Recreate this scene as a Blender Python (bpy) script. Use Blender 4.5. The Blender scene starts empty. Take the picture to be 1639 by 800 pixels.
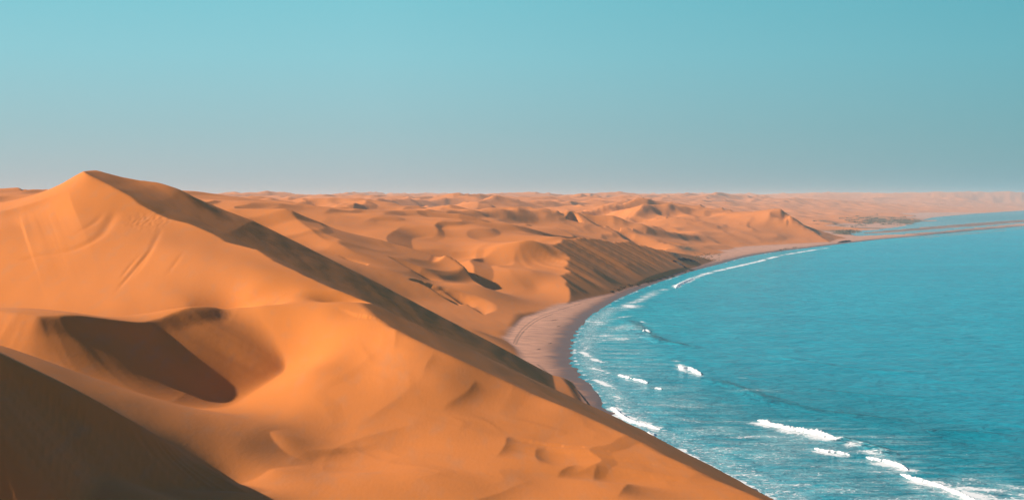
import bpy, bmesh, math, random, time
import numpy as np
T0 = time.time()
random.seed(7)
RNG = np.random.default_rng(11)
sc = bpy.context.scene
col = sc.collection
CAMZ = 100.0; F = 2252.0; CX = 819.5; HY = 318.0     # eye height (m), focal length and horizon of the photograph

# ------------------------------------------------------------------ camera
cam_d = bpy.data.cameras.new('camera')
cam_d.sensor_width = 36.0; cam_d.lens = 36.0 * F / 1639.0
cam_d.shift_y = -(400.0 - HY) / 1639.0
cam_d.clip_start = 0.5; cam_d.clip_end = 90000.0
cam = bpy.data.objects.new('camera', cam_d); col.objects.link(cam)
cam.location = (0, 0, CAMZ); cam.rotation_euler = (math.radians(90), 0, 0)
sc.camera = cam

# ------------------------------------------------------------------ world and sun
SUN_EL = math.radians(29.6); SUN_AZ = math.radians(-92.0)     # azimuth from +Y, negative = to the left
w = bpy.data.worlds.new('World'); sc.world = w; w.use_nodes = True
nt = w.node_tree; N = nt.nodes; L = nt.links
for n in list(N): N.remove(n)
out = N.new('ShaderNodeOutputWorld'); bg = N.new('ShaderNodeBackground'); bg.inputs['Strength'].default_value = 0.10
sky = N.new('ShaderNodeTexSky'); sky.sky_type = 'NISHITA'; sky.sun_disc = False
sky.sun_elevation = SUN_EL; sky.sun_rotation = SUN_AZ
tc = N.new('ShaderNodeTexCoord'); sep = N.new('ShaderNodeSeparateXYZ')
L.new(tc.outputs['Generated'], sep.inputs[0])
mr = N.new('ShaderNodeMapRange'); mr.inputs['From Min'].default_value = -0.02; mr.inputs['From Max'].default_value = 0.60
L.new(sep.outputs['Z'], mr.inputs['Value'])
rp = N.new('ShaderNodeValToRGB'); L.new(mr.outputs[0], rp.inputs[0])
def srgb(r, g, b):
    f = lambda c: (c/255/12.92) if c/255 <= 0.04045 else ((c/255+0.055)/1.055)**2.4
    return (f(r), f(g), f(b), 1)
def lin(z): return (z + 0.02) / 0.62
els = rp.color_ramp.elements
stops = [(-0.02, (168,183,190)), (0.012, (165,187,196)), (0.05, (148,192,202)), (0.10, (134,202,213)), (0.145, (118,201,213)),
         (0.22, (84,162,190)), (0.36, (72,122,164)), (0.60, (62,88,134))]
els[0].position = 0; els[0].color = srgb(*stops[0][1])
els[1].position = 1; els[1].color = srgb(*stops[-1][1])
for z, c in stops[1:-1]:
    e = els.new(lin(z)); e.color = srgb(*c)
sc_ = N.new('ShaderNodeMixRGB'); sc_.blend_type = 'MULTIPLY'; sc_.inputs[0].default_value = 1
SKYGAIN = 7.05
sc_.inputs[2].default_value = (SKYGAIN, SKYGAIN, SKYGAIN, 1); L.new(rp.outputs[0], sc_.inputs[1])
mx = N.new('ShaderNodeMixRGB'); mx.inputs[0].default_value = 0.88
mx2 = N.new('ShaderNodeMixRGB'); mx2.blend_type = 'MULTIPLY'; mx2.inputs[2].default_value = (0.22, 0.62, 0.67, 1)
mr2 = N.new('ShaderNodeMapRange'); L.new(sep.outputs['X'], mr2.inputs['Value']); mr2.inputs['From Min'].default_value = -0.10; mr2.inputs['From Max'].default_value = 0.50; mr2.inputs['To Max'].default_value = 1.0
L.new(mr2.outputs[0], mx2.inputs[0]); L.new(sc_.outputs[0], mx2.inputs[1])
L.new(sky.outputs[0], mx.inputs[1]); L.new(mx2.outputs[0], mx.inputs[2])
L.new(mx.outputs[0], bg.inputs['Color']); L.new(bg.outputs[0], out.inputs['Surface'])

sd = bpy.data.lights.new('sun', 'SUN'); sd.energy = 4.9; sd.angle = math.radians(0.55); sd.color = (1.0, 0.88, 0.73)
so = bpy.data.objects.new('sun', sd); col.objects.link(so)
so.location = (-300, 0, 400)
# direction the light comes from
Ls = (math.sin(SUN_AZ)*math.cos(SUN_EL), math.cos(SUN_AZ)*math.cos(SUN_EL), math.sin(SUN_EL))
from mathutils import Vector
so.rotation_euler = Vector(Ls).to_track_quat('Z', 'Y').to_euler()
sc.view_settings.view_transform = 'Standard'; sc.view_settings.look = 'None'
sc.view_settings.exposure = 0.48; sc.view_settings.gamma = 1.0
sc.cycles.volume_bounces = 1; sc.cycles.max_bounces = 6

# ------------------------------------------------------------------ helpers
def at(px, py, Y):
    """a point seen in the photograph, put at the distance Y"""
    return ((px - CX) * Y / F, Y, CAMZ - (py - HY) * Y / F)
def onz(px, py, z=0.0):
    """where the line of sight meets the level z"""
    Y = (CAMZ - z) * F / (py - HY)
    return ((px - CX) * Y / F, Y)
_perm = RNG.permutation(512).astype(np.int64); _perm = np.concatenate([_perm, _perm])
_ang = RNG.random(512) * 2 * np.pi; _gx = np.cos(_ang); _gy = np.sin(_ang)
def noise(x, y, seed=0):
    x = np.asarray(x, float) + seed * 37.17; y = np.asarray(y, float) - seed * 91.7
    xi = np.floor(x).astype(np.int64); yi = np.floor(y).astype(np.int64)
    xf = x - xi; yf = y - yi
    u = xf*xf*xf*(xf*(xf*6-15)+10); v = yf*yf*yf*(yf*(yf*6-15)+10)
    def g(ix, iy, dx, dy):
        h = _perm[(_perm[ix & 511] + iy) & 511]
        return _gx[h]*dx + _gy[h]*dy
    a = g(xi, yi, xf, yf); b = g(xi+1, yi, xf-1, yf); c = g(xi, yi+1, xf, yf-1); d = g(xi+1, yi+1, xf-1, yf-1)
    return 1.5 * ((a*(1-u)+b*u)*(1-v) + (c*(1-u)+d*u)*v)
def fbm(x, y, o=3, seed=0):
    s = 0; a = 1.0
    for i in range(o):
        s = s + a * noise(x*2**i, y*2**i, seed+i*3); a *= 0.5
    return s
def sstep(a, b, x):
    t = np.clip((x - a) / (b - a), 0, 1); return t*t*(3-2*t)
def smax(a, b, k):
    h = np.clip(0.5 + 0.5*(a-b)/k, 0, 1); return b*(1-h) + a*h + k*h*(1-h)
def pline(x, y, pts):
    """distance, running node index, signed side (+ = right of travel) to a polyline"""
    pts = np.asarray(pts, float)
    best = np.full(x.shape, 1e18); tt = np.zeros(x.shape); sg = np.ones(x.shape); bp_ = np.zeros(x.shape)
    for i in range(len(pts)-1):
        ax, ay = pts[i, :2]; bx, by = pts[i+1, :2]
        ex, ey = bx-ax, by-ay; l2 = ex*ex+ey*ey
        t = np.clip(((x-ax)*ex + (y-ay)*ey)/l2, 0, 1)
        dx = x-ax-t*ex; dy = y-ay-t*ey; d2 = dx*dx+dy*dy
        cr = ((x-ax)*ey - (y-ay)*ex)/math.sqrt(l2); ac = np.abs(cr)
        m = (d2 < best - 1e-7*best - 1e-9) | ((d2 <= best + 1e-7*best) & (ac > bp_))
        best = np.where(m, np.minimum(d2, best), best); tt = np.where(m, i+t, tt)
        sg = np.where(m, np.where(cr >= 0, 1.0, -1.0), sg); bp_ = np.where(m, ac, bp_)
    return np.sqrt(best), tt, sg
def smooth_line(pts, n=6):
    """Catmull-Rom resampling of a polyline with any number of columns"""
    p = np.asarray(pts, float); q = np.vstack([2*p[0]-p[1], p, 2*p[-1]-p[-2]]); o = []
    for i in range(1, len(q)-2):
        for k in range(n):
            t = k/n
            o.append(0.5*((2*q[i]) + (q[i+1]-q[i-1])*t + (2*q[i-1]-5*q[i]+4*q[i+1]-q[i+2])*t*t + (3*q[i]-3*q[i+1]+q[i+2]-q[i-1])*t**3))
    o.append(q[-2]); return np.array(o)
def polysd(x, y, poly):
    """signed distance to a closed polygon, + inside"""
    poly = [tuple(p) for p in poly]
    d, _, _ = pline(x, y, poly + [poly[0]])
    ins = np.zeros(x.shape, bool)
    n = len(poly)
    for i in range(n):
        x1, y1 = poly[i]; x2, y2 = poly[(i+1) % n]
        c = ((y1 > y) != (y2 > y)) & (x < (x2-x1)*(y-y1)/(y2-y1+1e-12)+x1)
        ins ^= c
    return np.where(ins, d, -d)

# ------------------------------------------------------------------ coast line (water's edge, from far behind the camera to the far spit)
coast_px = [(1230,800),(1180,775),(1120,742),(1060,712),(1012,690),(988,672),(966,650),(948,627),(930,602),(915,575),(915,550),(926,525),
            (943,508),(962,494),(986,480),(1012,468),(1042,456),(1080,443),(1112,433),(1150,423),(1200,410),(1250,402),(1300,396),(1350,390),
            (1400,384),(1450,379.5),(1500,375),(1580,367.5),(1639,362),(1720,356),(1850,350)]
coast = [(420,-1500),(300,-500),(230,0),(190,120),(150,240),(118,340),(100,400)] + [onz(*p) for p in coast_px] + [(9000, 7600), (30000, 9000)]
coast = smooth_line(coast, 5)
def coast_d(x, y):
    d, t, s = pline(x, y, coast)
    return -d * s          # + inland (left of travel)

# ------------------------------------------------------------------ brinks: sharp crests with a slip face on one side
BR = []
def crest(nodes, ms, R, flip=False, streak=0.0, lam=6.0, reach=60.0, n=4):
    """a crest whose lee side breaks away by the slope ms (at each node); the break dies out over R metres"""
    P = np.array([at(*p)[:2] + (m_,) for p, m_ in zip(nodes, ms)])
    BR.append(dict(P=smooth_line(P, n), kink=True, R=R, flip=flip, streak=streak, lam=lam, reach=reach))
def brink(nodes, drops, slope=0.6, rec=3.0, flip=False, streak=0.0, lam=6.0, wind=0.0, toe=0.35, n=5, wl=60.0):
    """nodes = (px, py, Y); the lee side is to the right of travel unless flip; drops = fall of the slip face at each node (m)"""
    P = np.array([at(*p)[:2] + (d,) for p, d in zip(nodes, drops)])
    BR.append(dict(P=smooth_line(P, n), slope=slope, rec=rec, flip=flip, streak=streak, lam=lam, wind=wind, toe=toe, wl=wl))
def brink_delta(x, y):
    z = np.zeros(x.shape)
    for bi, b in enumerate(BR):
        P = b['P']; md = P[:, 2].max()
        if b.get('kink'):
            R = b['R']*7
            m = (x > P[:,0].min()-R) & (x < P[:,0].max()+R) & (y > P[:,1].min()-R) & (y < P[:,1].max()+R)
            if not m.any(): continue
            d, t, s = pline(x[m], y[m], P)
            if b['flip']: s = -s
            seg = np.concatenate([[0], np.cumsum(np.hypot(np.diff(P[:,0]), np.diff(P[:,1])))])
            ar = np.interp(t, np.arange(len(P)), seg); ms = np.maximum(np.interp(t, np.arange(len(P)), P[:, 2]), 0)
            dz = -ms*d*np.exp(-d/b['R'])
            if b['streak']:
                st = noise(ar/b['lam'], d*0.004, 5+bi) + 0.5*noise(ar/b['lam']*2.3, d*0.006, 9+bi)
                dz += b['streak']*st*sstep(0.0, 0.15*b['reach'], d)*(1-sstep(0.8, 1.6, d/b['reach']))*np.clip(ms/md*2, 0, 1)
            z[m] += np.where(s > 0, dz, 0)
            continue
        R = md/b['slope']*(1+b['rec']) + 5 + (b['wl']*3 if b['wind'] else 0)
        if b['rec'] > 50: R = 900
        m = (x > P[:,0].min()-R) & (x < P[:,0].max()+R) & (y > P[:,1].min()-R) & (y < P[:,1].max()+R)
        if not m.any(): continue
        xs = x[m]; ys = y[m]
        jit = 0.5*noise(xs/7, ys/7, 60+bi)
        d, t, s = pline(xs, ys, P)
        if b['flip']: s = -s
        lee = s > 0
        seg = np.concatenate([[0], np.cumsum(np.hypot(np.diff(P[:,0]), np.diff(P[:,1])))])
        ar = np.interp(t, np.arange(len(P)), seg)
        drop = np.maximum(np.interp(t, np.arange(len(P)), P[:, 2]), 0.0)
        D = np.maximum(drop/b['slope'], 0.01); q = d/D
        k = b['toe']
        # straight slip face that eases into its toe, then climbs back to the ground over rec lengths
        g = np.where(q < 1-k, q, np.where(q < 1+k, 1 - (1+k-q)**2/(4*k), 1.0))
        back = 1 - sstep(1+k, 1+k+b['rec'], q) if b['rec'] < 50 else 1.0
        dz = -drop*g*back
        if b['streak']:
            st = noise(ar/b['lam'] + 0.02*d/b['lam'], d*0.004, 5+bi) + 0.5*noise(ar/b['lam']*2.3, d*0.006, 9+bi)
            dz += b['streak']*st*sstep(0.02, 0.25, q)*(1-sstep(0.8, 1.3+k, q))*np.clip(drop/md*2, 0, 1)
        dw = b['wind']*drop/md*(np.exp(-d/b['wl'])-1) if b['wind'] else 0.0
        z[m] += np.where(lee, dz, dw)
    return z

MAIN = [(140,270,652),(152,277,648),(162,291,642),(183,302,634),(203,312,627),(225,328,618),(250,340,608),(275,352,598),(300,357,588),(335,371,574),(360,386,565),
       (395,391,551),(440,418,533),(480,437,517),(530,460,497),(574,475,480),(605,508,440),(650,536,420),(705,560,412),(728,572,408),(790,600,405),(850,628,398),(905,650,390),(945,668,384),(1010,697,372),(1060,725,355),(1140,765,332),(1225,800,312),(1400,880,278),(1700,1010,235),(2300,1300,170)]
RIDGE2 = [(-160,500,390,.4),(-60,497,388,.42),(0,498,388,.48),(60,500,386,.54),(120,505,394,.61),(185,512,408,.62),(238,515,424,.60),(252,507,430,.48),(270,499,437,.40),(300,492,445,.35),(340,491,458,.36),(372,499,468,.38),(400,510,474,.28),(430,508,482,.15)]
RIDGE3 = [(-260,500,225),(-170,505,230),(-60,540,243),(0,566,250,.6),(80,604,256,.6),(150,638,262,.58),(215,672,268,.54),(275,710,275,.38),(305,729,279,.26),(335,748,283,.1)]
FACET = [(-90,330,640),(-20,338,625),(30,328,628),(70,318,632),(108,310,636)]
crest(FACET, [.4,.5,.45,.3,0], R=22)
# small soft crests and broad ribs on the lit foreground slope
for nd, m_, R_ in [([(628,573,420),(632,561,428),(634,553,434),(638,548,438)], .40, 5), ([(676,592,406),(681,580,414),(690,573,420),(698,570,424)], .30, 5),
               ([(703,632,388),(722,622,395),(745,610,402),(757,601,408),(761,596,412)], .42, 4), ([(792,680,340),(803,663,350),(809,648,358),(811,636,366),(817,630,370)], .50, 4.5),
               ([(866,702,335),(858,686,345),(857,672,355),(864,660,362)], .50, 6), ([(890,722,322),(897,709,330),(910,700,336),(924,694,342)], .50, 4),
               ([(950,742,320),(950,726,330),(953,712,338),(960,702,344)], .42, 6), ([(985,770,300),(1000,752,315),(1012,735,330)], .3, 8),
               ([(724,583,448),(722,572,456),(718,566,461)], .4, 4), ([(604,512,466),(603,505,470),(596,497,474)], .4, 4), ([(895,650,448),(898,644,454)], .3, 4),
               ([(520,760,300),(516,735,312),(524,712,328),(560,690,345),(620,668,362),(690,640,380)], .10, 9),
               ([(690,790,268),(740,770,285),(800,745,300),(860,715,320)], .14, 8),
               ([(560,660,358),(620,625,385),(690,600,412)], .12, 9), ([(455,560,436),(480,530,450),(520,500,462),(556,484,466)], .12, 10)]:
    k_ = len(nd); crest([(a_, b_, c_*(1 - .03*min(1, max(0, (a_-540)/120)))) for a_, b_, c_ in nd], [0] + [m_*(.62 if R_ < 8 else 1.2)]*(k_-2) + [0], R=R_*1.3, n=5)
# second ridge, behind the main dune
crest([(655,380,1540),(687,394,1550),(720,400,1555),(760,403,1560),(800,400,1560),(830,394,1560),(855,386,1575)], [0,.4,.55,.6,.6,.5,0], R=30)
for nd, dr in [([(608,403,1320),(640,413,1290),(668,425,1270),(685,434,1260)], [0,6,5,0]), ([(650,459,1200),(675,468,1195),(705,481,1175),(735,493,1150)], [0,6,6,0]),
               ([(700,464,1220),(725,476,1200),(750,488,1160),(775,500,1120)], [0,5,4,0]), ([(540,402,1260),(565,412,1230),(590,425,1220)], [0,3,0])]:
    brink(nd, dr, slope=0.6, rec=2.5, flip=True)
# dark wedge under the tip of the second ridge
crest([(466,340,1402),(478,349,1380),(490,358,1360),(502,369,1340),(516,379,1318),(533,389,1300)], [0,.4,.45,.4,.3,0], R=16, flip=True)
# slip faces out in the dune field
for nd, dr in [([(572,323,5200),(585,324,5160),(603,327,5120)], [0,26,20]),
               ([(606,317.5,6000),(625,320,5950),(648,323,5900)], [24,30,0]),
               ([(700,331,3600),(712,335,3560),(735,338,3520)], [0,14,0]),
               ([(665,352,2500),(680,352,2490),(695,352.5,2500)], [0,11,0]),
               ([(850,336,3600),(868,340,3560),(885,342,3540),(890,337,3600)], [0,22,22,0]),
               ([(810,345,2900),(825,347,2860),(840,355,2800),(870,368,2700),(905,376,2620)], [0,10,14,10,0]),
               ([(832,362,2300),(845,369,2260)], [8,9]),
               ([(915,356,2700),(935,360,2660),(955,371,2600),(966,372,2590)], [6,18,14,0]),
               ([(905,360,2600),(920,361,2600),(935,363,2600)], [0,12,0]),
               ([(975,364,2600),(1000,378,2480),(1025,388,2420),(1060,396,2380)], [8,14,12,0]),
               ([(1060,366,3000),(1066,372,2950),(1072,375,2930)], [8,12,0]),
               ([(1000,350,3400),(1030,358,3300),(1080,362,3260),(1120,372,3200)], [0,16,16,0]),
               ([(1225,347,3400),(1238,347,3380),(1252,349,3360)], [0,20,4]),
               ([(950,341,3900),(965,343,3850),(975,347,3800)], [0,14,0]),
               ([(1085,387,2500),(1095,384,2520),(1103,384,2540)], [0,9,4]),
               ([(16,318,1700),(22,319,1690),(34,325,1650)], [0,12,0]),
               ([(375,334,2100),(383,338,2080)], [8,6])]:
    brink(nd, dr, slope=0.62, rec=3, flip=True, n=3)

# ------------------------------------------------------------------ ground shape: smooth surfaces through control points
RY = -60.0
def pw(L_): return [at(*p) for p in L_]
class Sheet:
    """thin-plate surface through points (x, y, z), in coordinates that keep the detail even with distance"""
    def __init__(self, pts, lam=1.5e-4):
        P_ = np.array(pts, float); self.u, self.v = self.uv(P_[:,0], P_[:,1]); n = len(P_)
        z = (P_[:,2] - brink_delta(P_[:,0].copy(), P_[:,1].copy()) - 50)/(P_[:,1]-RY)
        d2 = (self.u[:,None]-self.u)**2 + (self.v[:,None]-self.v)**2
        K = 0.5*d2*np.log(d2+1e-12); K[np.arange(n), np.arange(n)] = lam
        Q = np.stack([np.ones(n), self.u, self.v], 1); A = np.zeros((n+3, n+3)); A[:n,:n] = K; A[:n,n:] = Q; A[n:,:n] = Q.T
        self.s = np.linalg.solve(A, np.concatenate([z, np.zeros(3)])); self.n = n
    @staticmethod
    def uv(x, y): return x/(y-RY), np.log(y-RY)
    def __call__(self, x, y):
        u, v = self.uv(x, y); o = np.empty(x.shape); n = self.n; fu = self.u.astype(np.float32); fv = self.v.astype(np.float32); w_ = self.s[:n]
        for i in range(0, len(x), 20000):
            d2 = (u[i:i+20000, None].astype(np.float32)-fu)**2 + (v[i:i+20000, None].astype(np.float32)-fv)**2 + 1e-12
            o[i:i+20000] = (0.5*d2*np.log(d2)) @ w_
        return (o + self.s[n] + self.s[n+1]*u + self.s[n+2]*v)*(y-RY) + 50
# the lit foreground slope, shared by all near sheets
A_ = pw([(430,500,480),(500,484,470),(560,482,466),(540,520,440),(600,560,417),(600,600,400),(600,680,360),(620,760,300),(600,800,275),(520,740,322),(500,660,370),(480,530,445),(500,590,408),
         (650,536,420),(705,560,412),(728,572,408),(790,600,405),(850,628,398),(905,650,390),(945,668,384),(1010,697,372),(1060,725,355),(1140,765,332),(1225,800,312),(1400,880,278),
         (700,600,396),(700,680,362),(700,760,300),(760,640,388),(800,720,338),(800,790,290),(860,650,390),(870,700,362),(900,760,318),(950,700,366),(960,740,336),
         (1000,790,297),(1050,740,343),(1080,770,325),(1150,790,314),(600,950,205),(900,950,215),(1200,920,240),(1300,1000,210)])
A_ += [(0,0,98.2),(0,20,90),(0,50,78),(0,90,68),(-40,20,92),(-60,60,80),(-50,100,68),(40,20,84),(60,60,62),(60,120,48),(100,120,36),(120,60,32),(0,140,56),(60,180,42)]
def onface(px, py, g=(.09, .311), a=(203, 312, 627), dz=0.0):
    """where the line of sight meets the windward face of the main dune (a plane with slopes g through a)"""
    ax, ay, az = at(*a); ux = (px-CX)/F; uz = (py-HY)/F
    Y = (CAMZ - az - dz + g[0]*ax + g[1]*ay)/(g[0]*ux + g[1] + uz)
    return at(px, py, Y)
HI = A_ + pw([(145,268,650),(165,289,642),(203,312,627),(250,340,608),(300,357,588),(360,386,565),(440,418,533),(480,437,517),(530,460,497),(574,475,480),(605,508,440),
     (120,284,652),(75,308,662),(20,322,690),(-60,332,710),(0,338,628),(60,340,618),
     (0,512,470),(100,520,470),(200,522,475),(300,512,485),(380,508,490),(-120,512,465),
     (0,498,388),(120,505,393),(185,512,408),(238,515,424),(300,492,445),(340,491,458),(372,499,468),(-120,498,390)])
HI += [onface(*p) for p in [(0,365),(0,400),(0,450),(0,488),(100,350),(100,420),(100,478),(200,360),(200,430),(200,488),(300,400),(300,460),(300,484),(400,425),(400,465),(480,465),(-120,380),(-120,440),(-300,400)]]
# windward ground carried on behind the crest, so that the slip face cuts it off
HI += [(-170,690,122),(-130,650,112),(-100,620,104),(-60,580,94),(-20,540,84),(-250,720,92),(-330,700,84),(-420,560,78),(-420,400,72),(-300,250,80),(-205,700,113)]
BOWL = A_ + pw([(400,778,283),(375,772,288),(60,600,300),(200,655,305),(300,690,310),(0,566,250),(80,604,256),(150,638,262),(275,710,275),(330,745,282),(-120,520,238),(350,648,396),(420,620,412),
     (450,590,430),(440,560,438),(430,690,335),(430,750,300),(0,552,330),(190,622,362),(260,645,368),(100,590,350)])
BOWL += [onface(*p) for p in [(400,465),(480,465),(440,475),(400,482)]] + pw([(380,508,490),(372,499,468)])
BOWL += [(-150,450,46),(-100,475,44),(-70,500,44),(-200,420,48),(-80,600,40),(-90,190,66),(-160,150,72)]
LOWL = A_ + pw([(420,620,403),(450,590,422),(400,778,283),(375,772,288),(430,690,335),(430,750,300),(300,785,249),(370,788,256)])
LOWL += [(-83,242,57.9),(-75,234,54.4),(-65,224,52.9),(-70,254,51.9),(-62,246,48.9),(-52,236,47.9),(-76,248,53.9),(-68,240,52.9),(-58,230,51.4),(-64,261,47.4),(-56,253,47.4),(-92,215,57.9),(-75,205,51.9),(-60,300,40.0),(-70,340,38.0),(-100,290,46.0),(-150,180,70.0),(-120,110,72.0),(-125,225,70.0),(-50,190,52.0)]
s_hi, s_bowl, s_lowl = Sheet(HI), Sheet(BOWL), Sheet(LOWL)
def leeplane(x, y, px_nodes, slope, n=2, streak=0.0, lam=2.0, seed=0):
    """slip face hanging from a crest line; rises steeply on the windward side so it never cuts there"""
    P = smooth_line(np.array([at(*q[:3]) + (q[3] if len(q) > 3 else slope,) for q in px_nodes]), n)
    seg = np.concatenate([[0], np.cumsum(np.hypot(np.diff(P[:,0]), np.diff(P[:,1])))])
    res = np.full(x.shape, 900.0)
    m = (y > P[:,1].min()-110) & (y < P[:,1].max()+110) & (x > P[:,0].min()-60) & (x < P[:,0].max()+110)
    xs, ys = x[m], y[m]; d, t, s = pline(xs, ys, P)
    wsum = np.zeros(xs.shape); v = np.zeros(xs.shape); av = np.zeros(xs.shape)
    for i in range(len(P)-1):                 # neighbouring stretches of the crest share the face between them
        ax, ay = P[i,:2]; ex, ey = P[i+1,:2]-P[i,:2]; tt = np.clip(((xs-ax)*ex+(ys-ay)*ey)/(ex*ex+ey*ey), 0, 1)
        di = np.hypot(xs-ax-tt*ex, ys-ay-tt*ey); w_ = np.exp(-(di-d)/4.5)
        v += w_*(P[i,2]+(P[i+1,2]-P[i,2])*tt - (P[i,3]+(P[i+1,3]-P[i,3])*tt)*di); av += w_*(seg[i]+(seg[i+1]-seg[i])*tt); wsum += w_
    v /= wsum; ar = av/wsum; zc = np.interp(t, np.arange(len(P)), P[:, 2])
    st = streak*(noise(ar/lam, d*0.01, seed) + 0.6*noise(ar/lam*2.7, d*0.02, seed+1))*sstep(0, 6, d)
    near_ = sstep(0, 9, d); v0 = zc - np.interp(t, np.arange(len(P)), P[:, 3])*d
    res[m] = np.where(s > 0, v0*(1-near_) + v*near_ + st, zc + 1.5*d)
    return res
# sea-facing slip face of the main dune: foot line, and slope so that it meets the crest
_mc = np.array(pw(MAIN))[2:]; _mc = _mc[np.argsort(_mc[:,1])]
FOOTY = np.array([150,300,380,430,500,560,600,630,655,690,750,800]); FOOTX = np.array([165,125,107,95,79,66,57,45,38.5,33,27,21])
def foot(y): return np.interp(y, FOOTY, FOOTX)
_sl = (_mc[:,2]-1.5)/(foot(_mc[:,1])-_mc[:,0])
ARET = np.array([(-420, 620, 108), (-330, 640, 114), (-225, 666, 119)] + pw([(150,270,672),(215,288,690),(250,296,702),(290,309,705),(400,352,712),(500,402,720),(600,452,728),(700,505,735),(800,557,742),(885,602,748)]) + [(46, 752, 0), (80, 754, -8)])
def main_dune(x, y):
    bd = brink_delta(x, y)
    Wd = s_hi(x, y) + bd
    mk = sstep(-80, -40, x)*sstep(285, 345, y)*sstep(520, 470, y)
    Wd = Wd + mk*(dune_layer(x, y, -0.3, 26, 1.05, 0.74, 8, 0.6, 40, 0.1) + dune_layer(x, y, 0.5, 11, 0.18, 0.75, 9, 0.6, 20, 0.2))
    r2 = leeplane(x, y, RIDGE2, 0.60, streak=0.07, lam=2.6, seed=301)
    zz = smax(s_bowl(x, y), -smax(-Wd, -r2, 0.25), np.interp(x, [-90, -68], [8.0, 0.2]))
    w_ = sstep(-40, -62, x)*sstep(493, 474, y); zz = zz*w_ + Wd*(1-w_)
    r3 = leeplane(x, y, RIDGE3, 0.60, streak=0.22, lam=1.1, seed=311)
    z3 = smax(s_lowl(x, y), -smax(-zz, -r3, 0.25), np.interp(x, [-75, -60], [2.0, 0.1]))
    w_ = sstep(-36, -56, x)*sstep(350, 318, y); zz = z3*w_ + zz*(1-w_)
    sl = np.interp(y, _mc[:,1], _sl)
    ya = np.interp(x, ARET[:,0], ARET[:,1]); za = np.interp(x, ARET[:,0], ARET[:,2])
    # streaks run straight down the face
    st = 0.10*noise(y/10+x/60, x/300, 331) + 0.13*noise(y/3.7+x/22, x/220, 332) + 0.12*noise(y/1.6+x/9, x/150, 333) + 0.05*noise(y/0.8+x/5, x/90, 334)
    fade = sstep(0, 18, foot(y)-x)
    S = 1.5 + sl*(foot(y)-x) + st*fade
    # toward the spur the face bends to meet the spur line
    wsp = sstep(600, 735, y)
    S = S*(1-wsp) + (za + st*fade)*wsp
    S = S + 2.8*np.exp(-((x+166)/20)**2 - ((y-700+(x+166)*0.3)/12)**2)
    So = za + 6 - 0.42*(y-ya)
    S = -smax(-S, -So, np.interp(x, [-215,-190,-150], [1.0,1.5,4.5]))
    kk = np.interp(x, [-75,-45,20,90], [0.35,0.9,0.7,0.7])
    return -smax(-zz, -S, kk)
# second hill behind the main dune
def onhill(px, py, g=(.05, .294), a=(467, 341, 1400)): return onface(px, py, g, a)
M_ = [onhill(*p) for p in [(350,321),(400,335),(467,341),(400,346),(450,372),(485,354),(502,369),(533,389),(560,394),(500,395),(560,415),(620,430),(430,360)]]
M_ += pw([(620,397,1350),(655,404,1370),(690,415,1380),(705,428,1370),
       (735,448,1330),(772,466,1290),(620,446,1180),(680,450,1240),(700,470,1200),(740,490,1160),(770,510,1090),(800,532,1010),(640,480,1120),(560,440,1130),(300,330,1250),(200,320,1250),(740,515,1040),(780,535,990)])
M_ += [(-60,960,20),(-12,933,8.5),(-21,943,12),(-8,942,6),(-35,930,14),(-100,930,32)]
M_ += [(-140,1480,82),(-100,1470,72),(-180,1480,96),(-60,1430,60),(-200,820,50),(-120,800,36),(-60,800,20),(-20,820,8),(-300,850,66),(-400,1000,80),(-520,1400,90),(-60,880,20),(-130,950,36),(-220,1500,100)]
FAR = pw([(560,350,1700),(640,370,1650),(687,394,1550),(720,399,1555),(760,403,1560),(830,394,1560),(855,388,1570),(780,430,1430),(800,430,1440),(850,430,1430),(860,460,1400),(880,478,1340),(760,455,1270),(820,475,1290),(840,492,1230),(800,500,1150),
          (720,425,1480),(884,455,1400),(890,440,1450),(901,430,1500),(893,412,1560),(870,391,1640),(843,374,1740),(800,370,1720),(740,372,1700),(860,365,1950),(912,383,1860),(962,398,1900),(985,394,2000),(1010,404,2020),
          (900,370,2050),(950,380,2150),(1000,390,2200),(1060,405,2250),(1100,412,2330),(700,350,2200),(600,345,2100),(500,335,2200),(420,328,2200),
          (800,350,2500),(900,355,2600),(1000,365,2700),(1100,390,2600),(1120,400,2500),(1060,380,2700),(1160,385,2900),(1200,395,2850),(1160,402,2650),
          (1245,337,3500),(1260,348,3400),(1275,358,3340),(1310,372,3290),(1330,380,3240),(1200,341,3650),(1220,358,3350),(1240,375,3200),(1290,386,3130),(1190,365,3250),
          (1180,340,4300),(1100,345,4000),(1000,340,4000),(900,335,4200),(800,333,4300),(700,328,4500),(600,327,4800),(500,328,4500),
          (1300,352,5000),(1350,362,5000),(1400,355,5600),(1300,340,6000),(1400,343,6500),(1470,349,6900),(1500,343,9500),(1639,334,11500),(1560,330,13000),(1639,326,14000),(1450,330,10000),(1800,330,12500)])
FAR += [(760,3450,84),(810,3400,66),(730,3600,88),(850,3500,70),(640,3700,72),(700,3900,50)]
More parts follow.
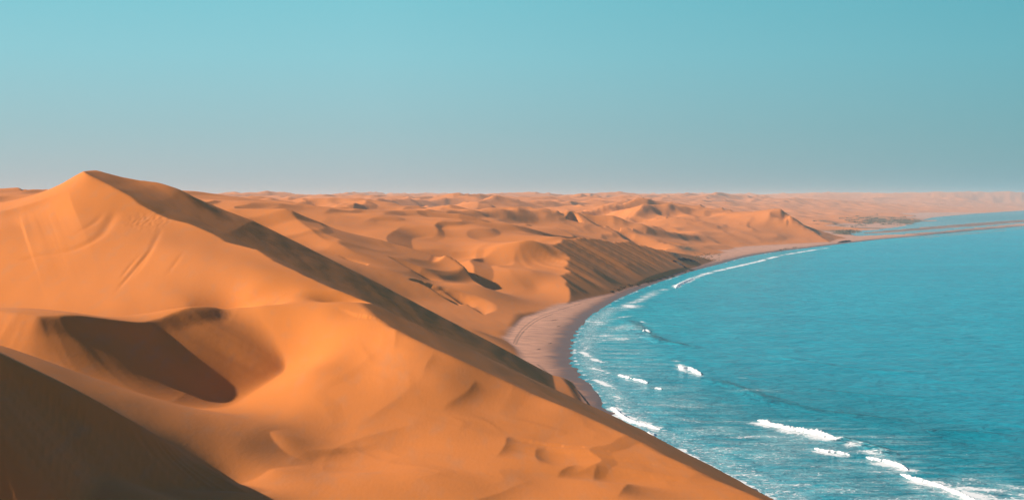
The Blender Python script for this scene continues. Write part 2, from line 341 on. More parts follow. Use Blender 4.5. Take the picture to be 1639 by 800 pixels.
# ground carried on behind the beach-side crests so that the beach-side faces cut it off
for X_, Y, z_ in [(110,1560,44),(120,1640,58),(150,1760,58),(100,1500,34),(170,1900,52),(200,1980,44),(80,1430,22)]: FAR.append((X_, Y, z_))
for u in np.linspace(-0.62, 0.62, 14):
    for Y, zz in [(7000,96),(10000,108),(15000,120),(24000,130)]:
        if u > 0.2 and Y < 12000: continue
        FAR.append((u*Y, Y, zz))
for u in (-0.6, -0.48):
    for Y, zz in [(1300,84),(2000,84),(3000,86),(4500,88)]: FAR.append((u*Y, Y, zz))
FAR += pw([(0,304,1800),(60,304,1800),(-100,300,1800),(40,316,1500)])
for Y, zz in [(1300,80),(2600,86),(3400,86)]: FAR += [(-0.36*Y, Y, zz), (-0.25*Y, Y, zz-4)]
FAR += [(-100,1100,18),(-20,1100,6),(-300,1000,30),(-500,1000,60),(-200,1200,30),(-300,700,10),(0,700,0),(-150,1300,24),(-80,1400,20)]
s_mid, s_far = Sheet(M_), Sheet(FAR)
MRID = np.array([(-600, 1300, 120), (-300, 1380, 96)] + pw([(467,341.5,1400),(540,362,1420),(600,379,1430),(650,394,1430),(690,409,1420),(730,433,1400),(770,462,1340),(815,492,1230)]))
def mid_hill(x, y):
    Wd = s_mid(x, y) + brink_delta(x, y)
    za = np.interp(x, MRID[:,0], MRID[:,2]); ya = np.interp(x, MRID[:,0], MRID[:,1])
    st = 0.8*noise(y/22+x/300, x/260, 341) + 0.4*noise(y/9+x/250, x/150, 342)
    S = np.where(x > -225, za + 0.07*np.clip(y-ya, -160, 60) + st + 30*sstep(-80, -45, x), 200.0)
    S = -smax(-S, -(za+5-0.4*(y-ya)), 4.0)
    return -smax(-Wd, -S, 0.5)

def dune_layer(x, y, th, lam, A, a, seed, wamp, wl, thr=0.0):
    cx, sx = math.cos(th), math.sin(th)
    wv = fbm(x/wl, y/wl, 2, seed)
    p = (x*cx + y*sx)/lam + wamp*wv
    f = p - np.floor(p)
    pr = np.where(f < a, 0.5-0.5*np.cos(np.pi*np.clip(f/a, 0, 1)*0.92)**1, 1.0)
    pr = np.where(f < a, (1-np.cos(np.pi*0.5*(f/a)**1.15)), np.clip(1-(f-a)/(1-a), 0, 1))
    am = np.clip(0.45 + 0.8*noise(x/(lam*2.3), y/(lam*2.3), seed+50) - thr, 0, 1.2)
    return A*am*(pr-0.35)
def field(x, y):
    z = dune_layer(x, y, -0.35, 620, 38, 0.74, 1, 0.45, 900)
    z += dune_layer(x, y, -0.9, 270, 20, 0.76, 2, 0.5, 420)
    z += dune_layer(x, y, 0.25, 150, 12.0, 0.76, 3, 0.5, 230) + dune_layer(x, y, -0.55, 85, 5.0, 0.78, 4, 0.5, 140)
    z += 12*noise(x/300, y/300, 21) + 4*noise(x/90, y/90, 22) + 26*noise(x/900, y/900, 23)
    return z*(1 - 0.5*sstep(0.12, 0.30, x/y)*sstep(5000, 7500, y))
lagoon_px = [(1352,375),(1373,369.5),(1410,366.5),(1440,363),(1462,357),(1476,352),(1496,347.5),(1560,342),(1639,337),(1760,333),(1900,331),
             (2050,345),(1850,346.5),(1720,352.5),(1639,357.5),(1580,363),(1527,368.5),(1450,374.5),(1400,378.5),(1372,380)]
lagoon = [onz(*p) for p in lagoon_px]
mud_px = [(1372,373.6),(1420,369),(1470,364.5),(1540,358.5),(1590,355),(1639,351.5),(1760,345),(1860,342),(1860,347),(1720,350.5),(1639,355.5),(1560,362),(1500,366.2),(1440,371),(1400,373.6)]
mud = [onz(*p) for p in mud_px]
isl_px = [(1470,353.4),(1496,352.2),(1502,353),(1490,354.2),(1468,354.8)]
isl = [onz(*p) for p in isl_px]
track_lines = [smooth_line([onz(px, py, 2) for px, py in q], 6) for q in
    [[(822,549),(826,540),(834,528),(846,517),(862,507),(880,500),(905,492),(930,484)], [(826,550),(830,541),(838,530),(850,519),(866,509),(884,502)],
     [(860,580),(880,596),(905,617),(920,628),(932,645)]]]

inner_px = [(945,655),(900,612),(860,580),(815,545),(822,525),(840,508),(880,495),(930,480),(980,468),(1000,461),(1050,447.5),(1090,435),(1120,424),(1160,411),(1220,401.5),(1300,391.5),(1368,383)]
_in = np.array([onz(px, py, 2) for px, py in inner_px]); _ib = coast_d(_in[:,0].copy(), _in[:,1].copy())
print('beach width', np.round(_ib))
def beach_w(y): return np.interp(y, np.concatenate([[500], _in[:,1]]), np.concatenate([[6], np.maximum(_ib, 6)]))
GROOVES = [([(184,330),(178,350),(160,380),(120,400),(60,410),(26,416)], 2.2, .45), ([(250,390),(225,420),(205,445),(180,475)], .8, .3), ([(236,395),(205,430),(190,452)], .7, .22),
           ([(262,350),(248,385),(230,420),(200,460)], 1.2, .25), ([(170,330),(150,360),(110,385)], 1.5, .25), ([(300,395),(280,425),(262,450)], .9, .15)]
def height(x, y, full=False):
    cd = coast_d(x, y); z = np.full(x.shape, -30.0)
    nm_ = y < 1150
    z[nm_] = main_dune(x[nm_], y[nm_])*(1-sstep(1000, 1150, y[nm_])) - 40*sstep(900, 1150, y[nm_])
    mm = (y > 760) & (y < 1850)
    md = mid_hill(x[mm], y[mm]) - 60*sstep(1550, 1850, y[mm]) - 40*sstep(830, 760, y[mm])
    fm = y > 950
    far = s_far(x[fm], y[fm]) + brink_delta(x[fm], y[fm]) - 60*sstep(1080, 950, y[fm])
    xf, yf, cf = x[fm], y[fm], cd[fm]
    far += field(xf, yf)*sstep(1150, 2700, yf)*sstep(60, 600, cf)
    hm = (xf > 560) & (yf > 3000) & (yf < 4300); xh, yh = xf[hm], yf[hm]
    za_h = np.interp(xh, [560, 640, 669, 720, 780, 840, 900, 1000], [150, 92, 72, 37, 16, .5, -6, -14]); ya_h = 3500.0
    st_h = 1.5*noise(yh/30, xh/200, 361) + .8*noise(yh/12, xh/100, 362)
    Sh = za_h + 0.11*(yh-ya_h) + st_h*sstep(640, 700, xh); Sh = -smax(-Sh, -(za_h+4-0.35*(yh-ya_h)), 5.0)
    Sh = np.maximum(Sh, 2.0)
    far[hm] = -smax(-far[hm], -Sh, 1.0)
    far_all = np.full(x.shape, -60.0); far_all[fm] = far; mid_all = np.full(x.shape, -60.0); mid_all[mm] = md
    back = smax(mid_all, far_all, 3.0)
    bm_ = (y > 780) & (y < 4500); xm, ym = x[bm_], y[bm_]
    back[bm_] += (dune_layer(xm, ym, -0.5, 170, 8, 0.78, 6, 0.5, 230, 0.05) + dune_layer(xm, ym, -0.15, 66, 3.0, 0.78, 7, 0.5, 110, 0.0) + 1.6*noise(xm/55, ym/55, 31) + 3.0*noise(xm/140, ym/140, 33))*sstep(1150, 1500, ym)*sstep(15, 160, cd[bm_])*(1-0.6*sstep(2500, 4500, ym))
    # steep sea-facing faces rise straight from the back of the beach
    bw = beach_w(y)
    al = y*0.88 + x*0.42
    rib = 3.4*noise(al/16, x/400, 351) + 1.5*noise(al/7, x/300, 352)
    rib = rib*sstep(1290, 1330, y)*(1-sstep(2000, 2100, y)) + 0.8*noise(al/60, x/400, 353)
    hd = cd - bw
    ft = 1.8 + 0.49*hd + rib*sstep(3, 40, hd)
    back = -smax(-back, -ft, np.interp(y, [1000, 1080, 1250, 1300], [3.0, 0.8, 1.2, 0.5]))
    z = smax(z, back, 1.5)
    nearc = (y < 1000)
    for ln, wd_, dp_ in GROOVES:
        P_ = np.array([onface(*q)[:2] for q in ln]); P_ = smooth_line(P_, 4)
        gm = (y > 480) & (y < 660) & (x < -60)
        d_, t_, _ = pline(x[gm], y[gm], P_)
        z[gm] -= dp_*np.exp(-(d_/wd_)**2)*sstep(0, 4, t_)*sstep(len(P_)-1, len(P_)-5, t_)
    av = (y > 560) & (y < 640) & (x < -120)
    qx, qy, _ = onface(238, 345); z[av] += 0.22*noise(x[av]/1.3, y[av]/4, 401)*np.exp(-((x[av]-qx)/9)**2-((y[av]-qy)/16)**2)
    # soft undulation and wind-blown relief of the near dunes
    nn = y < 1200
    xn, yn = x[nn], y[nn]
    z[nn] += 0.28*noise(xn/38, yn/60, 41) + 0.12*noise(xn/11+yn/60, yn/24, 42)
    cus = 3.5*noise((x+y*0.3)/34, y/19, 70)*sstep(1500, 900, y) + 1.6*noise(x/14, y/7, 71)
    cdn = cd + cus*np.exp(-np.maximum(cd-8, 0)/14)
    beach = np.where(cdn < 0, np.maximum(cdn*0.06, -6), np.minimum(cdn*0.05, 1.6 + cdn*0.004)) + 0.0
    beach = np.minimum(beach, 2.6) + 0.10*noise(x/9, y/5, 72)*sstep(4, 14, cd)
    # under water the dunes end
    z = np.where(cd > 0, z, z - 0.0)
    cut = sstep(14, 4, cd)
    z = z*(1-cut) + np.minimum(z, beach)*cut
    zz = smax(z, beach, 1.0)
    zz = np.where(cd < -2, np.minimum(zz, beach), zz)
    # lagoon
    lm = (y > 3000) & (x > 600)
    if lm.any():
        xl, yl = x[lm], y[lm]; s = polysd(xl, yl, lagoon) + 25*noise(xl/120, yl/120, 80)
        shore = np.maximum(-s*0.012, -3)
        rim = np.where(s > 0, -np.minimum(s*0.02, 1.5), 0)
        zl = zz[lm]
        dd = np.maximum(-s, 0)
        cap = 0.4 + (0.030*dd + 4e-5*dd*dd)*(0.9 + (0.7*noise(xl/260, yl/420, 83) + 0.35*noise(xl/90, yl/160, 84))*(0.28 + 0.72*np.exp(-(dd/700)**2)) + 0.12*noise(xl/700, yl/900, 85)) + 90*sstep(3900, 3600, yl)
        low = -smax(-zl, -np.maximum(cap, 0.3), 4.0)
        zl = np.where(s > 0, rim, low)
        sm = polysd(xl, yl, mud) + 18*noise(xl/90, yl/140, 81)
        zl = np.where(sm > -60, np.maximum(zl, np.minimum(0.5, sm*0.02)), zl)
        si = polysd(xl, yl, isl)
        zl = np.where(si > -60, np.maximum(zl, np.minimum(1.5, si*0.03)), zl)
        zz[lm] = zl
    if full:
        isb = (beach > z - 0.6)
        return zz, cd, z - beach
    return zz

# ------------------------------------------------------------------ ground mesh
def fan(us, ys):
    U, Yv = np.meshgrid(us, ys); y = Yv.ravel(); x = (U*(Yv - RY)).ravel()
    return x, y
def grid_faces(nr, nc):
    i = np.arange(nr*nc).reshape(nr, nc)
    return np.stack([i[:-1,:-1], i[:-1,1:], i[1:,1:], i[1:,:-1]], -1).reshape(-1, 4)
def mesh_from(name, V, Fq, attrs=None, mat=None, parent=None, smooth=True):
    used = np.unique(Fq); remap = np.full(len(V), -1, np.int64); remap[used] = np.arange(len(used))
    Vn = V[used]; Fn = remap[Fq]; k = Fn.shape[1]
    me = bpy.data.meshes.new(name)
    me.vertices.add(len(Vn)); me.vertices.foreach_set('co', Vn.astype(np.float32).ravel())
    me.loops.add(Fn.size); me.loops.foreach_set('vertex_index', Fn.astype(np.int32).ravel())
    me.polygons.add(len(Fn)); me.polygons.foreach_set('loop_start', (np.arange(len(Fn))*k).astype(np.int32))
    me.polygons.foreach_set('loop_total', np.full(len(Fn), k, np.int32))
    me.update(calc_edges=True)
    me.polygons.foreach_set('use_smooth', np.full(len(Fn), smooth))
    for an, av in (attrs or {}).items():
        a = me.attributes.new(an, 'FLOAT', 'POINT'); a.data.foreach_set('value', av[used].astype(np.float32))
    o = bpy.data.objects.new(name, me); col.objects.link(o)
    if mat: me.materials.append(mat)
    if parent: o.parent = parent
    return o

# ------------------------------------------------------------------ materials
def newmat(name):
    m = bpy.data.materials.new(name); m.use_nodes = True
    t = m.node_tree; b = t.nodes['Principled BSDF']; return m, t, b
def nd(t, ty, **kw):
    n = t.nodes.new(ty)
    for k, v in kw.items():
        if k in n.inputs: n.inputs[k].default_value = v
        else: setattr(n, k, v)
    return n
def attr(t, name):
    n = t.nodes.new('ShaderNodeAttribute'); n.attribute_name = name; return n.outputs['Fac']
def mapped(t, scale, rot=(0,0,0)):
    g = nd(t, 'ShaderNodeNewGeometry'); mp = t.nodes.new('ShaderNodeMapping')
    t.links.new(g.outputs['Position'], mp.inputs['Vector']); mp.inputs['Scale'].default_value = scale; mp.inputs['Rotation'].default_value = rot
    return mp.outputs[0]
def ntex(t, vec, scale, detail=4, rough=0.5):
    n = t.nodes.new('ShaderNodeTexNoise'); n.inputs['Scale'].default_value = scale; n.inputs['Detail'].default_value = detail
    n.inputs['Roughness'].default_value = rough; t.links.new(vec, n.inputs['Vector']); return n.outputs['Fac']
def mixc(t, fac, a, b, mode='MIX'):
    n = t.nodes.new('ShaderNodeMixRGB'); n.blend_type = mode
    for s, v in ((0, fac), (1, a), (2, b)):
        if isinstance(v, (int, float)): n.inputs[s].default_value = v
        elif isinstance(v, tuple): n.inputs[s].default_value = v if len(v) == 4 else v + (1,)
        else: t.links.new(v, n.inputs[s])
    return n.outputs[0]
def mrange(t, v, a, b, c=0.0, d=1.0, smooth=False):
    n = t.nodes.new('ShaderNodeMapRange')
    if smooth: n.interpolation_type = 'SMOOTHSTEP'
    t.links.new(v, n.inputs['Value'])
    for k, x in (('From Min', a), ('From Max', b), ('To Min', c), ('To Max', d)): n.inputs[k].default_value = x
    return n.outputs[0]
def mth(t, op, a, b=0.0):
    n = t.nodes.new('ShaderNodeMath'); n.operation = op
    for s, v in ((0, a), (1, b)):
        if isinstance(v, (int, float)): n.inputs[s].default_value = v
        else: t.links.new(v, n.inputs[s])
    return n.outputs[0]

def sand_material():
    m, t, b = newmat('sand')
    p1 = mapped(t, (1, 1, 1))
    big = ntex(t, p1, 0.012, 4); fine = ntex(t, p1, 0.5, 5, 0.65)
    streak = ntex(t, mapped(t, (0.25, 0.05, 0.25), (0, 0, 0.5)), 1.0, 5, 0.6)
    c1 = mixc(t, mrange(t, big, 0.35, 0.65), (0.70, 0.206, 0.030), (0.66, 0.204, 0.042))
    c1 = mixc(t, mrange(t, streak, 0.52, 0.72, 0, 0.35), c1, (0.50, 0.22, 0.10))
    c1 = mixc(t, mrange(t, fine, 0.3, 0.7, 0.0, 0.16), c1, (0.42, 0.19, 0.09))
    # beach sand: pinkish grey, damp marks
    damp = ntex(t, mapped(t, (0.05, 0.16, 0.1), (0, 0, 0.12)), 1.0, 5, 0.6)
    bc = mixc(t, mrange(t, damp, 0.42, 0.62, 0, 0.75, True), (0.62, 0.31, 0.20), (0.42, 0.215, 0.145))
    bc = mixc(t, mrange(t, ntex(t, mapped(t, (0.085, 0.34, 0.1), (0, 0, 0.08)), 1.0, 5, 0.6), 0.55, 0.64, 0, 0.6), bc, (0.17, 0.10, 0.08))
    base_c = mixc(t, attr(t, 'beach'), c1, bc)
    wet = attr(t, 'wet')
    base_c = mixc(t, mth(t, 'MULTIPLY', attr(t, 'damp'), 0.8), base_c, (0.42, 0.22, 0.15))
    base_c = mixc(t, wet, base_c, (0.165, 0.095, 0.072))
    base_c = mixc(t, attr(t, 'mud'), base_c, (0.13, 0.085, 0.07))
    base_c = mixc(t, attr(t, 'scrub'), base_c, (0.10, 0.085, 0.045))
    base_c = mixc(t, attr(t, 'track'), base_c, (0.16, 0.10, 0.075))
    t.links.new(base_c, b.inputs['Base Color'])
    rg = mixc(t, wet, (0.9,)*3, (0.45,)*3); t.links.new(rg, b.inputs['Roughness'])
    b.inputs['Specular IOR Level'].default_value = 0.25
    bp = nd(t, 'ShaderNodeBump'); bp.inputs['Strength'].default_value = 0.5; bp.inputs['Distance'].default_value = 0.10
    rip = ntex(t, mapped(t, (1.3, 0.35, 1), (0, 0, 0.4)), 1.0, 3)
    hh = mth(t, 'ADD', mth(t, 'MULTIPLY', fine, 0.5), mth(t, 'MULTIPLY', rip, 0.7))
    t.links.new(hh, bp.inputs['Height']); t.links.new(bp.outputs[0], b.inputs['Normal'])
    return m
SAND = sand_material()

cols = np.concatenate([np.linspace(-0.62, -0.375, 90)[:-1], np.linspace(-0.375, 0.375, 1000), np.linspace(0.375, 0.66, 70)[1:]])
rows = np.concatenate([np.geomspace(26, 200, 44)[:-1]-60, np.geomspace(140, 260, 90)[:-1], np.geomspace(260, 820, 420)[:-1],
                       np.geomspace(820, 2200, 320)[:-1], np.geomspace(2200, 6000, 180)[:-1], np.geomspace(6000, 15000, 210)[:-1], np.geomspace(15000, 40000, 30)])
import sys
x, y = fan(cols, rows)
z, cd, over = height(x, y, True)
print('terrain', len(x), time.time()-T0)
track = np.zeros(len(x)); mt = (y > 600) & (y < 1500) & (cd > 0) & (cd < 120)
for ln in track_lines:
    d, _, _ = pline(x[mt], y[mt], ln); track[mt] = np.maximum(track[mt], np.exp(-(d/0.6)**2)*(0.75+0.5*noise(x[mt]/6, y[mt]/6, 88)))
beach_a = sstep(1.6, 0.1, over)*sstep(-40, -10, cd)
far_b = sstep(2600, 3600, y)
lag_s = np.full(len(x), -9999.); lm = (y > 3000) & (x > 600); lag_s[lm] = polysd(x[lm], y[lm], lagoon)
beach_a = np.maximum(beach_a, np.where(lag_s > -20, 1, 0))
dampv = sstep(1.6, 0.6, z + 0.5*noise(x/16, y/4, 92))*(cd < 90)*(cd > -30)
wet = sstep(0.95, 0.3, z + 0.25*noise(x/11, y/3, 90))*(cd < 60)
mudv = np.zeros(len(x)); mudv[lm] = sstep(-40, 30, polysd(x[lm], y[lm], mud) + 30*noise(x[lm]/60, y[lm]/200, 91))
mudv[lm] *= 0.55 + 0.5*np.clip(noise(x[lm]/150, y[lm]/60, 95)+0.5, 0, 1)
scrub = np.zeros(len(x))
def blob(px, py, Y, rx, ry, s):
    cx_, cy_, _ = at(px, py, Y); q = ((x-cx_)/rx)**2 + ((y-cy_)/ry)**2
    m = q < 6
    scrub[m] = np.maximum(scrub[m], np.exp(-q[m]*1.2)*sstep(-0.35, 0.25, noise(x[m]/(rx*0.22), y[m]/(ry*0.3), int(px)) + s))
V = np.stack([x, y, z], 1)
nr, nc = len(rows), len(cols)
Fq = grid_faces(nr, nc)
fz = z[Fq].max(1); fcd = cd[Fq].max(1)
keep = (fz > -0.8) & (fcd > -40)
Fq = Fq[keep]
att = dict(damp=dampv, beach=beach_a, wet=wet, mud=mudv, scrub=scrub, track=track)
# scrub stains are filled in here, before the meshes are made
for args in [(1100,408,2480,22,45,0.5),(1080,424,2080,9,60,0.5),(1055,405,2350,14,30,0.3),(1420,351,6500,110,320,0.3),(1450,355,6200,160,260,0.2),(1390,349,6600,90,200,0.3),
             (1400,355,5900,70,220,0.0),(1430,349,7000,140,260,0.2),(1340,356,5300,50,150,0.2),(1350,372,4300,70,140,0.3),(1400,368,4700,120,60,0.5)]: blob(*args)
fy = y[Fq].mean(1); fb = beach_a[Fq].mean(1) > 0.5; fc = cd[Fq].mean(1)
fx = x[Fq].mean(1)
farside = (fy > 3000) & (lag_s[Fq].max(1) > -150)
near = (fy < 775) & ~fb
mid = (fy >= 775) & (fy < 2900) & ~fb
beachf = fb & ~farside
for nm, mk in [('sand_dune', near), ('dune_slope', mid), ('dune_field', ~near & ~mid & ~fb & ~farside), ('beach', beachf), ('sand_spit', farside)]:
    if mk.sum() == 0: continue
    o = mesh_from(nm, V, Fq[mk], att, SAND); o['kind'] = 'structure'
print('ground', len(Fq), time.time()-T0)
# ground behind and beside the camera
gu = np.linspace(-3000, 400, 60); gv = np.linspace(-2000, 8.0, 40)

# ------------------------------------------------------------------ sea
def water_material(name, deep, shallow, bump, foam=True):
    m, t, b = newmat(name)
    cdv = attr(t, 'offshore')
    c0 = mixc(t, cdv, shallow, deep)
    g = mapped(t, (1, 1, 1))
    n1 = ntex(t, mapped(t, (0.004, 0.010, 1)), 1.0, 4)
    n2 = ntex(t, mapped(t, (0.05, 0.20, 1), (0, 0, 0.04)), 1.0, 9, 0.8)
    c0 = mixc(t, mrange(t, n1, 0.35, 0.7, 0, 0.5), c0, (deep[0]*0.5, deep[1]*0.60, deep[2]*0.66, 1))
    if foam: c0 = mixc(t, mth(t, 'MULTIPLY', attr(t, 'nearv'), 0.55), c0, (0.0, 0.29, 0.40))
    c0 = mixc(t, mrange(t, n2, 0.38, 0.62, 0, 0.8), c0, (deep[0]*0.5, deep[1]*0.50, deep[2]*0.58, 1))
    if foam: c0 = mixc(t, mrange(t, ntex(t, mapped(t, (0.035, 0.24, 1), (0, 0, -0.05)), 1.0, 8, 0.8), 0.52, 0.72, 0, 0.55), c0, (0.035, 0.54, 0.62))  # pale streaks: sky glints painted into the water colour
    if foam:
        c0 = mixc(t, mth(t, 'MULTIPLY', attr(t, 'inner'), 0.75), c0, (0.0, 0.23, 0.30))
        c0 = mixc(t, mth(t, 'MULTIPLY', attr(t, 'thick'), 0.85), c0, (0.0, 0.085, 0.11))  # thick carries the dark wave-face shade painted along the swells
    t.links.new(c0, b.inputs['Base Color'])
    b.inputs['IOR'].default_value = 1.33; b.inputs['Roughness'].default_value = 0.2; b.inputs['Specular IOR Level'].default_value = 0.07
    w1 = ntex(t, mapped(t, (0.10, 0.22, 1), (0, 0, 0.25)), 1.0, 5, 0.62)
    w2 = ntex(t, mapped(t, (0.5, 0.9, 1), (0, 0, -0.2)), 1.0, 4, 0.6)
    w3 = ntex(t, mapped(t, (0.022, 0.05, 1), (0, 0, 0.2)), 1.0, 3, 0.6)
    hh = mth(t, 'ADD', mth(t, 'ADD', mth(t, 'MULTIPLY', w1, 1.3), mth(t, 'MULTIPLY', w2, 0.35)), mth(t, 'MULTIPLY', w3, 3.0))
    bp = nd(t, 'ShaderNodeBump'); bp.inputs['Strength'].default_value = bump; bp.inputs['Distance'].default_value = 2.2 if foam else 0.4
    t.links.new(hh, bp.inputs['Height']); t.links.new(bp.outputs[0], b.inputs['Normal'])
    if foam:
        fo = attr(t, 'foam')
        aer = mrange(t, mth(t, 'ADD', fo, mth(t, 'MULTIPLY', mth(t, 'SUBTRACT', ntex(t, mapped(t, (0.05, 0.40, 1)), 1.0, 6, 0.7), 0.5), 0.9)), 0.14, 0.65, 0, 0.85)
        t.links.new(mixc(t, aer, c0, (0.36, 0.56, 0.58)), b.inputs['Base Color'])
        lace = ntex(t, mapped(t, (0.30, 0.55, 1)), 1.0, 6, 0.7)
        vo = t.nodes.new('ShaderNodeTexVoronoi'); vo.feature = 'DISTANCE_TO_EDGE'; vo.inputs['Scale'].default_value = 0.28
        wv = nd(t, 'ShaderNodeVectorMath', operation='ADD'); t.links.new(g, wv.inputs[0])
        nz = t.nodes.new('ShaderNodeTexNoise'); nz.inputs['Scale'].default_value = 0.25; nz.inputs['Detail'].default_value = 3; t.links.new(g, nz.inputs['Vector'])
        sv = nd(t, 'ShaderNodeVectorMath', operation='SCALE'); sv.inputs['Scale'].default_value = 6.0; t.links.new(nz.outputs['Color'], sv.inputs[0])
        t.links.new(sv.outputs[0], wv.inputs[1]); t.links.new(wv.outputs[0], vo.inputs['Vector'])
        net = mrange(t, vo.outputs['Distance'], 0.0, 0.16, 0.35, 0.0)
        s = mth(t, 'ADD', mth(t, 'ADD', fo, mth(t, 'MULTIPLY', mth(t, 'SUBTRACT', lace, 0.5), 1.5)), net)
        f1 = mrange(t, s, 0.62, 0.92, 0, 1, True)
        f1 = mth(t, 'MULTIPLY', f1, mrange(t, fo, 0.02, 0.2))
        d = nd(t, 'ShaderNodeBsdfDiffuse'); d.inputs['Color'].default_value = (0.82, 0.84, 0.84, 1)
        mxs = nd(t, 'ShaderNodeMixShader'); t.links.new(f1, mxs.inputs[0]); t.links.new(b.outputs[0], mxs.inputs[1]); t.links.new(d.outputs[0], mxs.inputs[2])
        t.links.new(mxs.outputs[0], t.nodes['Material Output'].inputs['Surface'])
    return m
SEA = water_material('sea_water', (0.0, 0.45, 0.57, 1), (0.0, 0.50, 0.58, 1), 1.0)
LAG = water_material('lagoon_water', (0.01, 0.22, 0.26, 1), (0.22, 0.40, 0.42, 1), 0.10, foam=False)

scols = np.linspace(-0.02, 0.62, 560)
srows = np.concatenate([np.geomspace(60, 420, 30)[:-1], np.geomspace(420, 1500, 400)[:-1], np.geomspace(1500, 6000, 120)[:-1], np.geomspace(6000, 42000, 25)])
sx, sy = fan(scols, srows)
scd = coast_d(sx, sy)
swell_shade = np.zeros(len(sx)); foam = np.zeros(len(sx)); swell = 0.10*noise(sx/40, sy/14, 100) + 0.12*noise(sx/90+sy/200, sy/30, 101)
def fline(pts, wd, amt, front=0.0, jag=0.3):
    """foam along a line seen in the photograph; wd = width in metres"""
    P = smooth_line([onz(*p) for p in pts], 5)
    m = (sx > P[:,0].min()-60) & (sx < P[:,0].max()+60) & (sy > P[:,1].min()-60) & (sy < P[:,1].max()+60)
    d, t, s = pline(sx[m], sy[m], P)
    d = d*(1 + jag*noise(sx[m]/5, sy[m]/5, 110))
    ends = sstep(0, 1.5, t)*sstep(len(P)-1, len(P)-2.5, t)
    if amt <= .5: wd = wd*1.9
    br = np.clip((0.85 if amt > .7 else 0.68) + 0.9*noise(sx[m]/17, sy[m]/9, 112 + len(pts)), 0, 1.05)
    foam[m] = np.maximum(foam[m], min(1.0, 1.2*amt)*br*np.exp(-(d/(1.2*wd))**2)*(0.4+0.6*ends))
def swline(pts, wd, h):
    P = smooth_line([onz(*p) for p in pts], 5)
    m = (sx > P[:,0].min()-90) & (sx < P[:,0].max()+90) & (sy > P[:,1].min()-90) & (sy < P[:,1].max()+90)
    d, t, s = pline(sx[m], sy[m], P)
    ends = sstep(0, 6, t)*sstep(len(P)-1, len(P)-7, t)
    swell_shade[m] = np.maximum(swell_shade[m], min(1, h)*ends*np.exp(-(np.where(s < 0, d/(wd*0.7), d/(wd*0.35)))**2)*(.75+.4*noise(sx[m]/9, sy[m]/6, 141)))  # mask for shade painted on the wave faces, darkest at the swell line
    # steep on the shoreward (left of travel) side
    q = np.where(s < 0, d/(wd*0.45), d/wd)
    swell[m] += 0.8*h*ends*np.exp(-q**2)
def fblob(px, py, rx, ry, amt):
    cx_, cy_ = onz(px, py); q = ((sx-cx_)/rx)**2 + ((sy-cy_)/ry)**2
    foam[:] = np.maximum(foam, 1.3*amt*np.exp(-q)*(0.75+0.5*noise(sx/14, sy/10, int(px))))
